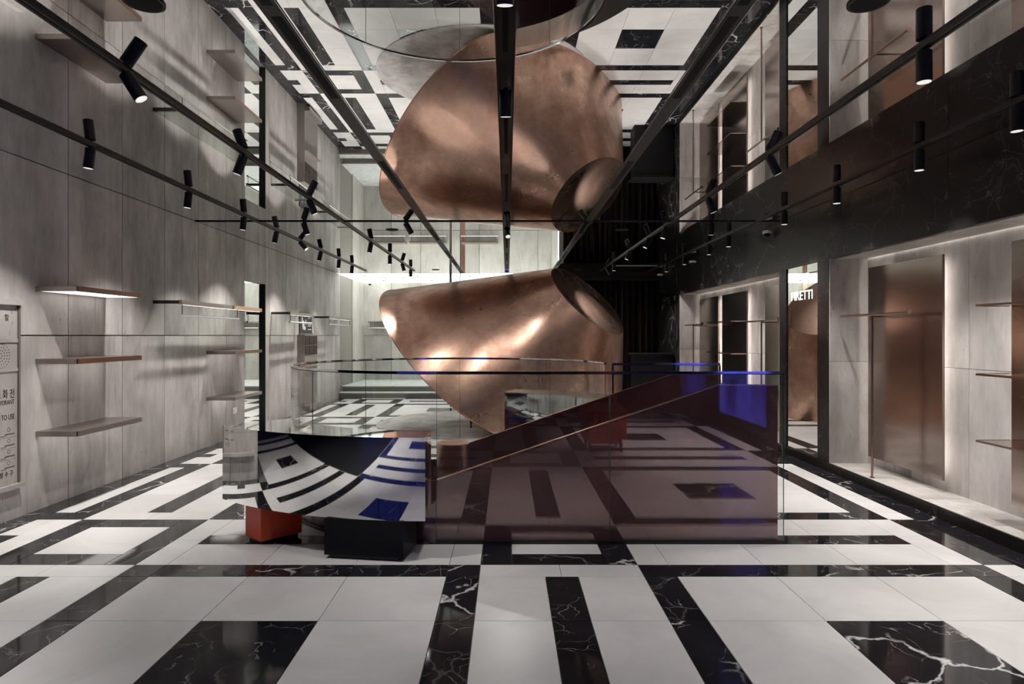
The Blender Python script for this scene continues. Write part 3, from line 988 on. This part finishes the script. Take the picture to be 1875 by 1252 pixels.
PX = XR + 0.30
def bronze_panel(label, y0, y1):
    t = thing('metal_panel', label, 'panel', 'back lit bronze panels in the right wall niches')
    bx('sheet', PX, PX + 0.022, y0, y1, 0.207, 2.16, 'bronze_panel', t)
    for yy in (y0 + 0.16, y1 - 0.10):
        bx('led_strip', PX + 0.0225, PX + 0.030, yy - 0.008, yy + 0.008, 0.25, 2.12, 'led', t)
    bx('bracket', PX + 0.0225, PX + 0.11, (y0 + y1) / 2 - 0.3, (y0 + y1) / 2 + 0.3, 1.0, 1.3, 'black', t)
def rail(label, y0, y1):
    ym = (y0 + y1) / 2
    t = thing('clothes_rail', label, 'clothes rail', 'clothes rails in the right wall niches')
    xr = XR + 0.055
    cyl('rod', (xr, y0, 1.66), (xr, y1, 1.66), 0.013, 'rod', t)
    cyl('post', (xr, ym, SILL), (xr, ym, 1.648), 0.011, 'rod', t)
    cyl('bracket', (xr + 0.013, ym, 1.64), (PX, ym, 1.64), 0.009, 'rod', t)
    cyl('end_knob', (xr, y0 - 0.012, 1.675), (xr, y0, 1.675), 0.02, 'rod', t)
    cyl('foot', (xr, ym, SILL), (xr, ym, SILL + 0.008), 0.022, 'rod', t)
def niche_shelf(label, y0, y1, z):
    t = thing('niche_shelf', label, 'shelf', 'bronze shelves in the right wall niches')
    bx('board', XR + 0.05, PX, y0 + 0.003, y1 - 0.003, z, z + 0.010, 'bronze_panel', t)
    bx('edge_band', XR + 0.046, XR + 0.0495, y0, y1, z - 0.004, z + 0.012, 'rod', t)
    bx('end_band', XR + 0.046, PX, y0, y0 + 0.0028, z - 0.004, z + 0.012, 'rod', t)
    bx('end_band', XR + 0.046, PX, y1 - 0.0028, y1, z - 0.004, z + 0.012, 'rod', t)
bronze_panel('bronze panel behind the clothes rail in the near niche', 5.51, 6.64)
bronze_panel('bronze panel behind three shelves at the right photo edge', 3.63, 4.753)
bronze_panel('bronze panel at the far end of the far niche', 11.37, 12.46)
bronze_panel('bronze panel behind three shelves in the far niche', 10.02, 11.16)
bronze_panel('bronze panel next to the marble pier in the far niche', 8.2, 9.3)
rail('clothes rail on a post in the near niche', 5.58, 6.70)
rail('clothes rail on a post at the far end of the far niche', 11.5, 12.6)
rail('clothes rail on a post next to the marble pier in the far niche', 8.26, 9.37)
for nm, y0, y1 in (('near', 3.63, 4.77), ('far', 10.02, 11.2)):
    for lv, z in (('top', 1.68), ('middle', 1.166), ('bottom', 0.67)):
        niche_shelf('%s of the three thin bronze shelves in the %s niche' % (lv, nm), y0, y1, z)

# ------------------------------------------------------------------ ceiling tracks, bars, spotlights
def track(label, x):
    t = thing('light_track', label, 'light track', 'black tracks on the mirror ceiling')
    bx('rail', x - 0.02, x + 0.02, Y0 + 0.05, YE - 0.7, CEIL - 0.018, CEIL - 0.0005, 'black', t)
    bx('lip', x + 0.021 if x > 0 else x - 0.0225, x + 0.0225 if x > 0 else x - 0.021, Y0 + 0.05, YE - 0.7, CEIL - 0.019, CEIL - 0.0005, 'chrome', t)
    bx('groove', x - 0.008, x + 0.008, Y0 + 0.05, YE - 0.7, CEIL - 0.0195, CEIL - 0.0182, 'slot', t)
T1, T2 = 2.07, 3.14
track('inner left black light track on the mirror ceiling', -T1)
track('outer left black light track next to the concrete wall', -T2)
track('inner right black light track on the mirror ceiling', T1)
track('outer right black light track next to the marble fascia', T2)
ct = thing('cross_track', 'thin black cross track spanning the mirror ceiling from wall to wall', 'light track')
bx('rail', XL, XR, SEAM - 0.008, SEAM + 0.008, CEIL - 0.012, CEIL - 0.0005, 'black', ct)
bx('lip', XL, XR, SEAM + 0.0085, SEAM + 0.011, CEIL - 0.012, CEIL - 0.0005, 'chrome', ct)
for x0, x1, lab in ((XT[1], XT[2], 'left wide bronze ceiling bar with black slots'), (XT[5], XT[6], 'right wide bronze ceiling bar with black slots')):
    t = thing('ceiling_bar', lab, 'ceiling bar', 'bronze bars in the mirror ceiling')
    bx('bar', x0 + 0.001, x1 - 0.001, Y0, YE - 0.1, CEIL - 0.004, CEIL + 0.03, 'bronze', t)
    for s_ in (x0, x1 - 0.003):
        bx('trim', s_, s_ + 0.002, Y0, YE - 0.1, CEIL - 0.0055, CEIL - 0.0042, 'chrome', t)
    for ya, yb in ((-0.6, 0.4), (1.8, 2.78), (2.88, 3.87), (5.27, 6.25), (8.64, 9.63), (10.9, 11.9), (12.1, 13.1)):
        bx('slot', x0 + 0.024, x1 - 0.024, ya, yb, CEIL - 0.0055, CEIL - 0.0042, 'slot', t)
ch = thing('ceiling_channel', 'recessed dark channel along the middle of the mirror ceiling', 'ceiling channel')
x0, x1 = XT[3], XT[4]
bx('side', x0, x0 + 0.004, Y0, YE - 0.1, CEIL - 0.004, CEIL + 0.08, 'bronze', ch)
bx('side', x1 - 0.004, x1, Y0, YE - 0.1, CEIL - 0.004, CEIL + 0.08, 'bronze', ch)
bx('trim', x0 - 0.003, x0, Y0, YE - 0.1, CEIL - 0.005, CEIL - 0.0002, 'chrome', ch)
bx('trim', x1, x1 + 0.003, Y0, YE - 0.1, CEIL - 0.005, CEIL - 0.0002, 'chrome', ch)
bx('back', x0 + 0.0045, x1 - 0.0045, Y0, YE - 0.1, CEIL + 0.07, CEIL + 0.08, 'bronze', ch)
y = 2.2
while y < 14:
    bx('slot', (x0 + x1) / 2 - 0.014, (x0 + x1) / 2 + 0.014, y, y + 1.2, CEIL + 0.066, CEIL + 0.0695, 'slot', ch)
    y += 1.9

ORD = ['nearest', 'second nearest', 'third nearest', 'fourth nearest', 'fifth nearest', 'sixth nearest', 'seventh nearest', 'eighth nearest', 'ninth nearest', 'tenth nearest', 'eleventh nearest']
def spot(label, x, y, tx=0.0, ty=0.0, zj=CEIL - 0.02, energy=None, size=74, group='track spotlights', L=0.150, R=0.036, blend=0.7):
    t = thing('spotlight', label, 'spotlight', group)
    dv = Vector((tx, ty, -1)).normalized()
    p = Vector((x, y, zj))
    a = p + dv * 0.012
    cyl('swivel', p + Vector((0, 0, 0.003)), a + dv * 0.01, 0.014, 'black', t, None, 12)
    cyl('body', a, a + dv * L, R, 'black', t, None, 24)
    e_ = a + dv * L
    bm = bmesh.new()
    u = dv.orthogonal().normalized(); w = dv.cross(u)
    c1 = [bm.verts.new(e_ + dv * 0.0008 + (u * math.cos(2 * PI * i / 20) + w * math.sin(2 * PI * i / 20)) * (R - 0.004)) for i in range(20)]
    bm.faces.new(c1)
    bmesh.ops.recalc_face_normals(bm, faces=bm.faces[:])
    finish(bm, 'lens', 'lens', t)
    ld = bpy.data.lights.new('bulb', 'SPOT')
    ld.energy = energy if energy is not None else SPOT_W
    ld.color = (1.0, 0.955, 0.915)
    ld.spot_size = math.radians(size)
    ld.spot_blend = blend
    ld.shadow_soft_size = 0.03
    lo = bpy.data.objects.new('bulb', ld)
    COL.objects.link(lo)
    lo.parent = t
    lo.location = e_ + dv * 0.004
    lo.rotation_euler = dv.to_track_quat('-Z', 'Y').to_euler()
    return t

def row(trk, xt, px, extra_near):
    ys = [(F_PX * abs(xt) / abs(x - 929.0), tx, ty) for x, tx, ty in px] + extra_near
    ys.sort()
    far = [q[0] for q in ys if q[0] > abs(xt) * F_PX / 940.0]     # those inside the frame
    for k, (y, tx, ty) in enumerate(ys):
        if y in far:
            lab = '%s black cylinder spotlight on the %s ceiling track' % (ORD[far.index(y)], trk)
        else:
            lab = 'black cylinder spotlight on the %s ceiling track, %s the camera' % (trk, 'behind' if k == 0 else 'out of view beside')
        spot(lab, xt, y, tx, ty, size=88 if 'outer' in trk else 70, energy={'outer left': 1.35 if abs(tx) < 0.5 else 0.25, 'outer right': 1.05}.get(trk, 1.0) * SPOT_W * (1.7 if y < 2.0 else 1.0), blend=0.6)
row('inner left', -T1, [(228, .6, .1), (447, -.37, 0), (565, .4, .2), (680, -.2, .0), (714, 0, 0), (736, .3, 0), (752, 0, 0)], [(1.2, -.2, .1), (-0.8, 0, .1)])
row('outer left', -T2, [(166, -.12, 0), (346, -.1, 0), (447, -.1, 0), (507, -.22, 0), (549, .9, -.2), (588, -.22, 0), (621, -.08, 0), (645, -.08, 0)], [(3.1, -.2, 0), (0.8, .1, 0)])
row('inner right', T1, [(1692, 0, 0), (1408, .5, 0), (1296, .4, 0), (1220, -.3, 0), (1190, -.5, 0), (1155, -.5, 0), (1124, 0, 0), (1110, .6, 0)], [(1.2, .2, .1), (-0.8, 0, .1)])
row('outer right', T2, [(1862, 0, 0), (1683, 0, 0), (1532, 0, 0), (1436, 0, 0), (1334, 0, 0), (1298, 0, 0), (1253, 0, 0), (1220, 0, 0)], [(2.3, 0, 0), (0.6, 0, 0)])
for x, tx, ty, lab in ((-2.57, .3, .1, 'black spotlight at the left end of the cross track'), (-1.29, .55, .5, 'black spotlight left of centre on the cross track'),
                       (1.01, -.6, .5, 'black spotlight right of centre on the cross track'), (2.57, 0, .1, 'black spotlight at the right end of the cross track')):
    spot(lab, x, SEAM, tx, ty, CEIL - 0.012, 42)
XC = (XT[3] + XT[4]) / 2
spot('nearest black spotlight hanging in the middle ceiling channel', XC, 2.5, 0, 0.3, CEIL + 0.03, 50)
spot('second nearest black spotlight hanging in the middle ceiling channel', XC, 3.80, 0, 0.25, CEIL + 0.03, 60)
spot('third nearest black spotlight hanging in the middle ceiling channel', XC, 7.45, 0.1, 0.9, CEIL - 0.0, 55)
spot('fourth nearest black spotlight hanging in the middle ceiling channel', XC, 8.55, 0.15, -0.7, CEIL + 0.0)

# ceiling speakers and security cameras
k = 0
for x, sd in ((-1.57, 'left'), (1.56, 'right')):
    for y, w_ in ((2.76, 'nearest'), (8.70, 'middle'), (14.0, 'farthest')):
        t = thing('ceiling_speaker', '%s round flat ceiling speaker on the %s side of the mirror ceiling' % (w_, sd), 'speaker', 'ceiling speakers')
        cyl('rim', (x, y, CEIL - 0.006), (x, y, CEIL - 0.0005), 0.085, 'bronze', t, None, 40)
        cyl('grille', (x, y, CEIL - 0.0075), (x, y, CEIL - 0.0062), 0.072, 'slot', t, None, 40)
for (x, y, z), w_ in (((XR, 8.34, 2.80), 'nearest'), ((XR, 11.7, 2.80), 'second nearest'), ((XR, 14.2, 2.80), 'farthest')):
    t = thing('dome_camera', '%s white dome camera on the black marble fascia' % w_, 'camera', 'dome cameras')
    cyl('base', (x - 0.06, y, z - 0.01), (x - 0.06, y, z + 0.025), 0.058, 'white_plastic', t, None, 28)
    bx('mount', x - 0.03, x, y - 0.03, y + 0.03, z - 0.005, z + 0.02, 'white_plastic', t)
    bm = bmesh.new()
    bmesh.ops.create_uvsphere(bm, u_segments=20, v_segments=12, radius=0.036)
    bmesh.ops.translate(bm, verts=bm.verts[:], vec=(x - 0.06, y, z - 0.018))
    finish(bm, 'dome', 'slot', t, True)
t = thing('dome_camera', 'small white dome camera in the corner of the luminous rear ceiling', 'camera', 'dome cameras')
cyl('base', (XL + 0.22, YB - 0.25, CEIL - 0.05), (XL + 0.22, YB - 0.25, CEIL), 0.06, 'white_plastic', t, None, 24)
cyl('dome', (XL + 0.22, YB - 0.25, CEIL - 0.09), (XL + 0.22, YB - 0.25, CEIL - 0.0505), 0.02, 'slot', t, 0.045, 20)

# ------------------------------------------------------------------ curtain, black bar, screen and chair
bm = bmesh.new()
n = 360
prev = None
for i in range(n + 1):
    x = 1.32 + (XR + 0.1 - 1.32) * i / n
    ph = x * 2 * PI / 0.135 + 0.8 * math.sin(x * 5.1)
    yy = YE - 0.14 + 0.045 * math.sin(ph) + 0.012 * math.sin(2.3 * ph)
    a, z = bm.verts.new((x, yy, 0.01)), bm.verts.new((x, yy, 2.735))
    if prev:
        bm.faces.new((prev[0], a, z, prev[1]))
    prev = (a, z)
cu = finish(bm, 'curtain', 'curtain', None, True)
md = cu.modifiers.new('thickness', 'SOLIDIFY'); md.thickness = 0.004
tag(cu, 'floor length black pleated curtain at the far right', 'curtain')
bb_ = thing('bar_counter', 'plain black bar counter in front of the black curtain', 'counter')
bx('body', 2.62, XR - 0.03, 13.17, 13.6, 0.0, 1.05, 'black_box', bb_)
bx('top', 2.58, XR - 0.015, 13.13, 13.64, 1.0505, 1.09, 'black_box', bb_, 0.004)
tr = bx('trim_1', 2.23, 3.1, 13.20, 13.212, CEIL - 0.006, CEIL - 0.0005, 'white_plastic')
struct(tr)

ls = thing('led_screen', 'large glowing blue screen on the right wall beside the camera', 'screen')
bx('display', XR - 0.03, XR - 0.012, -1.3, 0.50, 0.24, 2.20, 'led_screen', ls)
bx('bezel', XR - 0.0115, XR - 0.001, -1.32, 0.52, 0.22, 2.22, 'black', ls)

ch_ = thing('lounge_chair', 'red upholstered lounge chair standing beside the camera, seen reflected in glass', 'chair')
def rbox(name, x0, x1, y0, y1, z0, z1, m, parent, bev):
    bm = bmesh.new()
    box(bm, x0, x1, y0, y1, z0, z1)
    bmesh.ops.bevel(bm, geom=bm.edges[:], offset=bev, segments=5, affect='EDGES')
    return finish(bm, name, m, parent, True, 0.9)
rbox('seat', 0.96, 1.50, 0.50, 1.02, 0.10, 0.58, 'red_fabric', ch_, 0.06)
rbox('backrest', 1.00, 1.46, 0.36, 0.52, 0.30, 0.95, 'red_fabric', ch_, 0.06)
for lx in (1.03, 1.43):
    for ly in (0.56, 0.96):
        cyl('leg', (lx, ly, 0.0), (lx, ly, 0.12), 0.015, 'black', ch_, 0.02, 12)
